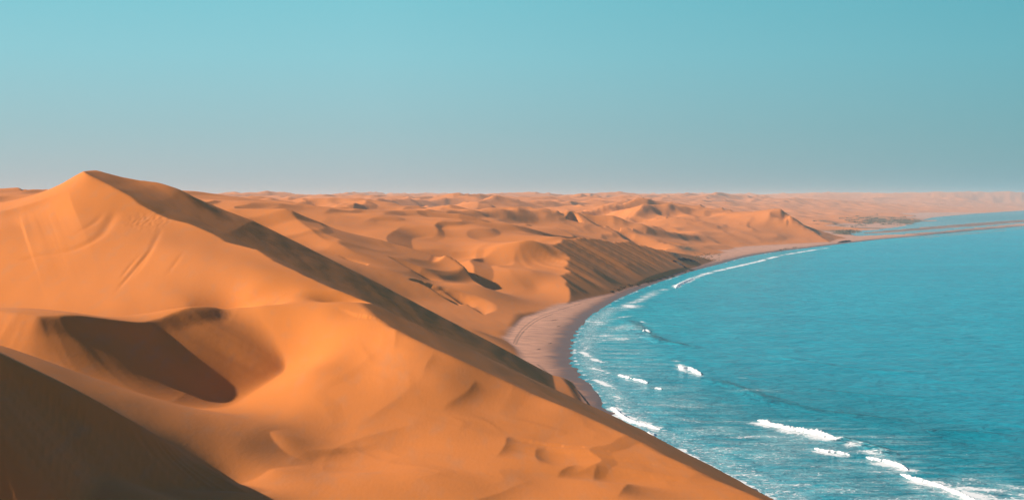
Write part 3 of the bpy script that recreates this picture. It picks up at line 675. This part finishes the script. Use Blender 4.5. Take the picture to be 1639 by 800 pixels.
# foam at the water's edge
foam = np.maximum(foam, 0.80*np.exp(-((scd+2.0)/2.3)**2)*(sy < 3500)*sstep(-0.3, 0.7, noise(sx/14, sy/9, 120)+0.3*(sy < 640)))
foam = np.maximum(foam, 0.42*np.exp(-((scd+10)/12.0)**2)*(sy < 1300))
foam = np.maximum(foam, 0.34*np.exp(-((scd+30)/38.0)**2)*sstep(1300, 1000, sy)*(0.8+0.6*noise(sx/30, sy/12, 122)))
foam = np.maximum(foam, (0.26+0.30*noise(sx/35, sy/7, 123))*sstep(-8, -30, scd)*sstep(-150, -70, scd)*sstep(760, 560, sy))
for pts, wd, am in [
    ([(1030,702),(1080,716),(1105,730),(1150,752),(1190,775),(1235,800)], 2.2, 0.95),
    ([(980,650),(990,660),(1010,670),(1035,680),(1055,686)], 3.4, 1.0), ([(1028,690),(1040,693),(1050,697)], 2.0, 0.8),
    ([(1000,600),(1040,612)], 1.5, 0.5), ([(927,560),(940,568),(955,577),(968,580)], 2.6, 0.85), ([(925,540),(935,552),(942,560)], 2.0, 0.6),
    ([(945,588),(960,592),(978,597)], 2.2, 0.8), ([(948,606),(965,613),(985,622)], 2.2, 0.8), ([(965,622),(980,632),(1000,640)], 2.0, 0.6),
    ([(960,590),(975,598),(990,600)], 1.4, 0.8),
    ([(1075,572),(1090,585),(1100,592)], 3.0, 0.6), ([(1120,596),(1160,601),(1200,606)], 1.4, 0.35),
    ([(1335,700),(1365,712),(1395,724),(1430,738)], 4.0, 0.62), ([(1390,720),(1420,742),(1450,755)], 4.0, 0.55),
    ([(1100,770),(1180,772),(1260,776),(1310,776)], 1.8, 0.45), ([(1060,705),(1140,700),(1240,698),(1330,696)], 2.8, 0.42), ([(1150,745),(1220,745),(1300,742)], 2.0, 0.35),
    ([(1450,768),(1500,776),(1560,782),(1639,790),(1680,800)], 4.0, 0.75), ([(1480,780),(1540,795),(1600,812)], 4.5, 0.7), ([(1530,765),(1600,775),(1680,785)], 3, 0.45),
    ([(1080,461),(1087,455),(1095,452),(1120,441),(1150,433),(1180,426),(1215,418),(1245,410),(1290,402),(1330,396)], 5, 0.8),
    ([(990,498),(1005,488),(1030,478),(1048,468),(1070,462)], 7, 0.6), ([(1026,513),(1030,516),(1034,517)], 2, 0.7),
    ([(960,540),(1000,525),(1030,518)], 9, 0.34),
    ([(1205,674),(1232,682),(1260,690),(1300,697),(1345,706)], 5.0, 0.85), ([(1298,720),(1335,727),(1365,731)], 2.5, 0.8), ([(1384,735),(1420,743),(1455,756)], 4.0, 0.9), ([(1470,772),(1530,786),(1600,800),(1660,815)], 7, 0.8),
    ([(1080,588),(1105,596),(1126,603)], 3.0, 0.6), ([(986,602),(1010,609),(1040,615)], 2.0, 0.6), ([(975,648),(1000,672),(1060,692)], 4.0, 0.7),
    ([(940,520),(975,512),(1010,505)], 3, 0.5), ([(935,548),(985,545),(1035,538)], 3, 0.45), ([(930,575),(990,580),(1050,575)], 3, 0.35),
    ([(1000,640),(1080,650),(1170,648)], 2.5, 0.35), ([(1060,668),(1140,675),(1215,672)], 2.5, 0.4), ([(1120,755),(1200,760),(1290,758)], 2, 0.45), ([(1180,785),(1260,790),(1360,786)], 2, 0.45)]:
    fline(pts, wd, am)
for a in [(1012,490,10,24,0.95),(975,540,26,44,0.50),(950,515,18,50,0.50),(1000,525,22,34,0.46),(940,560,14,30,.42),(1000,600,25,20,0.36),(1060,640,24,16,0.34),(1150,720,30,12,0.40),(1200,625,30,16,0.22),
          (1560,785,16,8,0.62),(1500,772,8,4,0.55),(1620,800,14,8,0.6),(1100,650,40,20,0.28),(1240,730,30,12,0.3),(1180,760,24,9,0.33)]: fblob(*a)
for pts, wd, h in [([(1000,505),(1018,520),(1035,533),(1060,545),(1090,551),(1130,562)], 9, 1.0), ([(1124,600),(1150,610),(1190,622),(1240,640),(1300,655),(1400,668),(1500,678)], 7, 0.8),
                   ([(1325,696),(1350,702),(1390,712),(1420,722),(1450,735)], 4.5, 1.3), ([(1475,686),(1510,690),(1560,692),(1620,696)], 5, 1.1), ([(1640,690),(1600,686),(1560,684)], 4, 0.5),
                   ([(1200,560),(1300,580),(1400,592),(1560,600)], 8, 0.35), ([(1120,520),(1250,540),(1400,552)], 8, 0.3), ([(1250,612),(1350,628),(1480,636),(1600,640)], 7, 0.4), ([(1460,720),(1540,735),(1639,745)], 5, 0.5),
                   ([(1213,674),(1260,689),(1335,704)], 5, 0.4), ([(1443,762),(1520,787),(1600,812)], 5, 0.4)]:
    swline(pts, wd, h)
SV = np.stack([sx, sy, swell*sstep(0, 25, -scd)], 1)
SF = grid_faces(len(srows), len(scols)); ok = scd[SF].min(1) < 12
SF = SF[ok]
offs = sstep(10, 160, -scd + 25*noise(sx/70, sy/70, 130))
so_ = mesh_from('sea', SV, SF, dict(nearv=sstep(1200, 520, sy), foam=foam, offshore=offs, thick=swell_shade, inner=sstep(-15, -45, scd)*sstep(-190, -120, scd)*sstep(900, 600, sy)), SEA); so_['kind'] = 'structure'  # thick: wave-face shade painted into the water colour, not water thickness
# lagoon
lb = np.array(lagoon)
lr = np.geomspace(lb[:,1].min()*0.98, lb[:,1].max()*1.03, 70); lc = np.linspace(0.2, 0.62, 90)
lx, ly = fan(lc, lr); ls = polysd(lx, ly, lagoon)
LF = grid_faces(len(lr), len(lc)); LF = LF[ls[LF].max(1) > -150]
lo = mesh_from('lagoon', np.stack([lx, ly, np.full(len(lx), 0.0)], 1), LF, dict(offshore=sstep(5200, 7500, ly)), LAG); lo['kind'] = 'structure'
print('sea', len(SF), time.time()-T0)

# ------------------------------------------------------------------ things on the shore
def hit(pixels, y0=300, y1=6000, n=1400):
    """first point of the ground seen along each line of sight"""
    ys = np.geomspace(y0, y1, n); out_ = []
    P = np.array(pixels, float); X = (P[:,0:1]-CX)/F*ys; Z = CAMZ - (P[:,1:2]-HY)/F*ys; Y = np.broadcast_to(ys, X.shape)
    H = height(X.ravel().copy(), Y.ravel().copy()).reshape(X.shape)
    for i in range(len(P)):
        k = np.argmax(H[i] > Z[i]); out_.append((X[i, k], Y[i, k], H[i, k]))
    return out_
def simple_mat(name, c1, c2, scale, rough=0.9):
    m, t, b = newmat(name)
    n_ = ntex(t, mapped(t, (1, 1, 1)), scale, 4)
    t.links.new(mixc(t, mrange(t, n_, 0.35, 0.65), c1, c2), b.inputs['Base Color']); b.inputs['Roughness'].default_value = rough
    b.inputs['Specular IOR Level'].default_value = 0.2
    return m
BUSH = simple_mat('bush_leaves', (0.030, 0.036, 0.018), (0.065, 0.060, 0.030), 1.5)
KELP = simple_mat('seaweed', (0.018, 0.022, 0.014), (0.05, 0.035, 0.025), 2.0, 0.6)
ROCK = simple_mat('dark_rock', (0.035, 0.028, 0.024), (0.09, 0.065, 0.05), 1.2)
def pydata(name, V_, F_, mat, label=None, cat=None, group=None, kind=None, loc=(0,0,0), smooth=False):
    me = bpy.data.meshes.new(name); me.from_pydata([tuple(v) for v in V_], [], [tuple(f) for f in F_]); me.update()
    if smooth: me.polygons.foreach_set('use_smooth', np.ones(len(me.polygons), bool))
    me.materials.append(mat); o = bpy.data.objects.new(name, me); col.objects.link(o); o.location = loc
    if label: o['label'] = label
    if cat: o['category'] = cat
    if group: o['group'] = group
    if kind: o['kind'] = kind
    return o
def bush_mesh(w_, h_, n_, rng):
    V_, F_ = [], []
    lobes = [(rng.uniform(-.5,.5)*w_, rng.uniform(-.4,.4)*w_, rng.uniform(.25,.6)*h_, rng.uniform(.25,.5)*w_) for _ in range(7)]
    for i in range(n_):
        lx_, ly_, lz, r = lobes[rng.integers(len(lobes))]
        v = rng.normal(size=3); v /= np.linalg.norm(v); v *= r*rng.uniform(.6,1.05)
        p = np.array([lx_+v[0], ly_+v[1], max(0.0, lz+v[2]*h_/w_*0.9)])
        a = rng.normal(size=3); a /= np.linalg.norm(a); b_ = np.cross(a, rng.normal(size=3)); b_ /= np.linalg.norm(b_)
        s_ = rng.uniform(.22,.5); k = len(V_)
        V_ += [p-a*s_, p+b_*s_*.5, p+a*s_, p-b_*s_*.5]; F_.append((k,k+1,k+2,k+3))
    return V_, F_
rb = np.random.default_rng(5)
bushes = [(980.6,468.6,5,3.0,'small dark shrub alone at the left end of the row below the striped dune'),
 (990,466,8,4.2,'large dark shrub, lower left half of the biggest clump below the striped dune face'),
 (998,462.5,8,4.8,'tall dark shrub, upper right half of the biggest clump below the striped dune'),
 (1010,459,7,3.8,'dark shrub just right of the biggest clump at the striped dune foot'),
 (1020.5,457.5,5,2.8,'low dark shrub, last before the long gap in the row at the striped dune foot'),
 (1036,453,4,2.4,'faint low shrub in the middle of the row, left of a wide pair'),
 (1042,451.5,6,3.4,'dark shrub, left one of the wide pair midway along the dune foot'),
 (1047,450,5,3.0,'dark shrub, right one of the wide pair midway along the dune foot'),
 (1057,447.6,4,2.4,'small shrub between the wide pair and the right-hand shrubs of the row'),
 (1066,445.3,7,3.4,'dark broad shrub near the right end of the row on the inner beach'),
 (1075.5,443.3,5,2.6,'small shrub just right of the broad one on the inner beach'),
 (1095,436.2,10,3.6,'long dark shrub where the striped dune meets the beach at its far end'),
 (1105.5,433.2,6,2.6,'small shrub at the tip of the far end of the striped dune'),
 (1249,400.6,6,3.0,'far dark shrub under the small round dune, left of three on the beach'),
 (1259,398.8,7,3.4,'far dark shrub under the small round dune, middle of three on the beach'),
 (1271,396.8,6,3.0,'far dark shrub under the small round dune, right of three on the beach')]
pts = hit([(b_[0], b_[1]) for b_ in bushes], 900)
for (px, py, wpx, hh_, lab), (hx, hy, hz) in zip(bushes, pts):
    w_ = wpx*hy/F*1.15
    V_, F_ = bush_mesh(w_, min(hh_, w_*.8), 260, rb)
    pydata('shrub', V_, F_, BUSH, lab, 'shrub', 'shrubs growing along the foot of the dunes', loc=(hx, hy, hz-0.3))
# dark rocky banks at the end of the striped dune and scrub on the low ground
def bank(poly, h_, mat, name, label, cat, step=2.2, seed=0, y0=900):
    H_ = hit(poly, y0); P_ = smooth_line(np.array(H_), 8); V_, F_ = [], []; m_ = 7
    seg = np.concatenate([[0], np.cumsum(np.hypot(np.diff(P_[:,0]), np.diff(P_[:,1])))])
    L_ = seg[-1]; n_ = max(6, int(L_/step))
    for i in range(n_+1):
        a_ = L_*i/n_; c_ = np.array([np.interp(a_, seg, P_[:,k]) for k in range(2)]); c2 = np.array([np.interp(min(a_+1, L_), seg, P_[:,k]) - np.interp(max(a_-1, 0), seg, P_[:,k]) for k in range(2)])
        t_ = c2/np.linalg.norm(c2); nn_ = np.array([t_[1], -t_[0]]); taper = math.sin(math.pi*min(max(i/n_, .02), .98))**.5
        ww = h_[0]*taper*(1+.35*rb.normal()*.5)
        for k in range(m_):
            u_ = -1+2*k/(m_-1); q = c_ + nn_*u_*ww
            V_.append([q[0]+rb.normal()*.15*h_[0]*.3, q[1]+rb.normal()*.3, h_[1]*taper*(1-u_*u_)*(0.7+.6*rb.random()) - 0.4*abs(u_)])
    V_ = np.array(V_); V_[:,2] += height(V_[:,0].copy(), V_[:,1].copy())
    for i in range(n_):
        for k in range(m_-1): a_ = i*m_+k; F_.append((a_, a_+1, a_+m_+1, a_+m_))
    return pydata(name, V_, F_, mat, label, cat)
bank([(1077,418),(1084,421),(1092,426),(1100,431)], (4.0, 2.6), ROCK, 'rocky_bank', 'dark rocky bank slanting down to the beach beyond the striped dune', 'bank')
bank([(1085,415.5),(1095,415),(1106,417),(1117,420)], (4.0, 2.2), ROCK, 'rocky_bank', 'dark low bank lying level above the slanting rocky bank', 'bank')
bank([(1341,388.6),(1350,387.4),(1362,385.6)], (6.0, 3.0), ROCK, 'rocky_bank', 'thin dark bank at the beach foot of the far headland dune', 'bank', y0=2500)
V_, F_ = [], []
sp = hit([(px_, py_) for px_, py_ in zip(rb.uniform(1112, 1152, 60), rb.uniform(406, 417, 60))], 1500)
for hx, hy, hz in sp:
    v_, f_ = bush_mesh(rb.uniform(2, 5), rb.uniform(.8, 1.8), 40, rb); k = len(V_); V_ += [p + np.array([hx, hy, hz]) for p in v_]; F_ += [tuple(q+k for q in f) for f in f_]
SCR = simple_mat('scrub_leaves', (0.10, 0.085, 0.04), (0.17, 0.13, 0.07), .6)
pydata('scrub', V_, F_, SCR, kind='stuff')
V_, F_ = [], []
q_ = [(rb.normal(1408, 34), rb.normal(354.0, 3.4)) for _ in range(110)] + [(rb.uniform(1340, 1372), rb.normal(373, 1.5)) for _ in range(40)] + [(rb.uniform(1440, 1475), rb.normal(356, 1.5)) for _ in range(60)]
sp = hit(q_, 3500, 9000, 500)
for hx, hy, hz in sp:
    if hy < 3600 or hz < 0.2: continue
    v_, f_ = bush_mesh(rb.uniform(12, 42), rb.uniform(3, 7), 70, rb); v_ = [p*np.array([1,1,1]) for p in v_]
    k = len(V_); V_ += [p + np.array([hx, hy, hz]) for p in v_]; F_ += [tuple(q+k for q in f) for f in f_]
for i in range(0, len(V_), 4):
    c_ = (V_[i]+V_[i+2])/2
    for k in range(4): V_[i+k] = c_ + (V_[i+k]-c_)*4.5
SCR2 = simple_mat('marsh_scrub', (0.10, 0.09, 0.05), (0.20, 0.15, 0.085), .01)
pydata('marsh_scrub', V_, F_, SCR2, kind='stuff')
# beached seaweed
bank([(922,622),(930,632),(938,642),(946,652),(957,664)], (0.9, .35), KELP, 'seaweed_line', 'long black line of beached seaweed at the foot of the main dune', 'seaweed', step=.7, y0=640)
for px, py, l_, lab in [(888,512,9,'dark seaweed streak nearest the bend in the beach, uppermost of four'), (894,522,5,'short dark seaweed patch, second from the top on the wide beach'),
                    (880,549.6,4,'dark seaweed streak below the middle of the wide beach'), (862,559,5,'dark seaweed scrap lowest and leftmost on the wide beach')]:
    bank([(px-l_/2-1, py+.8), (px, py), (px+l_/2+1, py-.8)], (.9, .22), KELP, 'seaweed_patch', lab, 'seaweed', step=.5, y0=760)

# ------------------------------------------------------------------ breaking waves
FOAMM, t_, b_ = newmat('wave_foam')
nf = ntex(t_, mapped(t_, (1, 1, 1)), 0.9, 6, 0.7)
t_.links.new(mixc(t_, mrange(t_, nf, 0.25, 0.6), (0.62, 0.74, 0.76), (0.86, 0.87, 0.87)), b_.inputs['Base Color']); b_.inputs['Roughness'].default_value = 0.7
bpn = nd(t_, 'ShaderNodeBump'); bpn.inputs['Strength'].default_value = 0.8; bpn.inputs['Distance'].default_value = 0.4
t_.links.new(ntex(t_, mapped(t_, (1, 1, 1)), 1.6, 6, 0.7), bpn.inputs['Height']); t_.links.new(bpn.outputs[0], b_.inputs['Normal'])
def breaker(pix, wid, hgt, label, seed):
    P_ = smooth_line(np.array([onz(*p) for p in pix]), 8)
    seg = np.concatenate([[0], np.cumsum(np.hypot(np.diff(P_[:,0]), np.diff(P_[:,1])))]); L_ = seg[-1]; st_ = .45; n_ = int(L_/st_); m_ = 13
    A = np.linspace(0, L_, n_+1); C_ = np.stack([np.interp(A, seg, P_[:,k]) for k in range(2)], 1)
    T_ = np.gradient(C_, axis=0); T_ /= np.linalg.norm(T_, axis=1)[:,None]; Nn = np.stack([T_[:,1], -T_[:,0]], 1)
    f_ = A/L_; tap = np.clip(np.minimum(f_, 1-f_)*7, 0.02, 1)**.6
    wl_ = .8*wid*tap*(.85 + .6*noise(A/6, A*0+seed, 500+seed) + .45*noise(A/1.8, A*0+seed, 501+seed)); hl = hgt*tap*(1+.4*noise(A/3, A*0+seed, 502+seed))
    U = np.linspace(-1, 1, m_)
    X = C_[:,None,0] + Nn[:,None,0]*U*wl_[:,None] + T_[:,None,0]*0; Y = C_[:,None,1] + Nn[:,None,1]*U*wl_[:,None]
    X = X + .55*noise(X/1.5+seed, Y/1.5, 520+seed); Y = Y + .9*noise(X/1.7, Y/1.7+seed, 530+seed)
    prof = np.where(U < 0, (1-U**2)**.8, (1-U)**1.3)            # steep front (shoreward), long back
    Z = hl[:,None]*prof*(1 + .5*noise(X/1.1, Y/1.1, 510+seed)) + .12*noise(X/.6, Y/.6, 511) + .06
    Z = np.where(np.abs(U) > .99, -.5, Z) + .25
    V_ = np.stack([X.ravel(), Y.ravel(), Z.ravel()], 1); i_ = np.arange((n_+1)*m_).reshape(n_+1, m_)
    F_ = np.stack([i_[:-1,:-1], i_[1:,:-1], i_[1:,1:], i_[:-1,1:]], -1).reshape(-1, 4)
    pydata('breaking_wave', V_, F_, FOAMM, label, 'wave', 'white breakers rolling in to the beach', smooth=True)
for k_, (pix, wid, hgt, lab) in enumerate([
    ([(1212,673),(1222,675),(1232,680),(1260,687),(1290,692),(1318,697),(1340,703)], 2.6, 1.3, 'long thick white breaker farthest right of the beach, in front of the dark swell'),
    ([(1303,718),(1320,722),(1340,724.5),(1360,728)], 1.0, .5, 'thin short white breaker just shoreward of the long thick one'),
    ([(1386,732),(1400,736),(1420,739),(1436,744),(1452,752)], 1.5, .7, 'middle white breaker between the long thick one and the corner foam'),
    ([(1441,759),(1458,766),(1480,772),(1510,781),(1545,796),(1580,815)], 1.5, .8, 'white leading breaker edge of the lacy foam field in the bottom right corner'),
    ([(1086,587),(1094,591),(1102,590.5),(1111,594),(1122,600)], 1.9, 1.1, 'small bright double-humped breaker alone in the middle of the bay'),
    ([(1029,531.5),(1034,530.5),(1040,532.5)], 1.7, 1.1, 'small white breaker on its own, farthest up the bay beside the foam patch'),
    ([(990,600),(998,603),(1010,606)], 1.3, .7, 'short white breaker, left of the broken line near the inner bend'),
    ([(1013,607),(1022,609),(1036,613)], 1.2, .7, 'short white breaker, right of the broken line near the inner bend'),
    ([(1048,621.5),(1053,622),(1058,623)], .9, .5, 'tiny white breaker crest alone right of the broken line'),
    ([(979,652),(990,661),(1004,671),(1022,678),(1040,682),(1056,687)], 1.7, .6, 'curved white breaker close to the beach above the dune crest line'),
    ([(1037,693),(1043,697),(1050,696)], 1.5, .5, 'little white breaker tuft just below the curved one near shore'),
    ([(1082,461),(1086,456.5),(1095,452),(1110,446)], 3.0, .9, 'far white breaker curling at the near end of the distant surf line')]):
    breaker(pix, wid, hgt, lab, k_)
print('things', time.time()-T0)

# ------------------------------------------------------------------ haze
def haze():
    bm = bmesh.new(); bmesh.ops.create_cube(bm, size=1)
    me = bpy.data.meshes.new('haze'); bm.to_mesh(me); bm.free()
    o = bpy.data.objects.new('haze', me); col.objects.link(o)
    lo_, hi = (-34000, -2200, -9), (34000, 44000, 190)
    o.location = [(a+b)/2 for a, b in zip(lo_, hi)]; o.scale = [b-a for a, b in zip(lo_, hi)]
    m = bpy.data.materials.new('haze'); m.use_nodes = True; t = m.node_tree
    for n in list(t.nodes): t.nodes.remove(n)
    oo = t.nodes.new('ShaderNodeOutputMaterial'); v = t.nodes.new('ShaderNodeVolumePrincipled')
    v.inputs['Color'].default_value = (0.74, 0.87, 0.95, 1); v.inputs['Density'].default_value = 4.7e-5; v.inputs['Anisotropy'].default_value = 0.0
    t.links.new(v.outputs[0], oo.inputs['Volume']); me.materials.append(m); o['kind'] = 'stuff'
haze()
print('done', time.time()-T0)
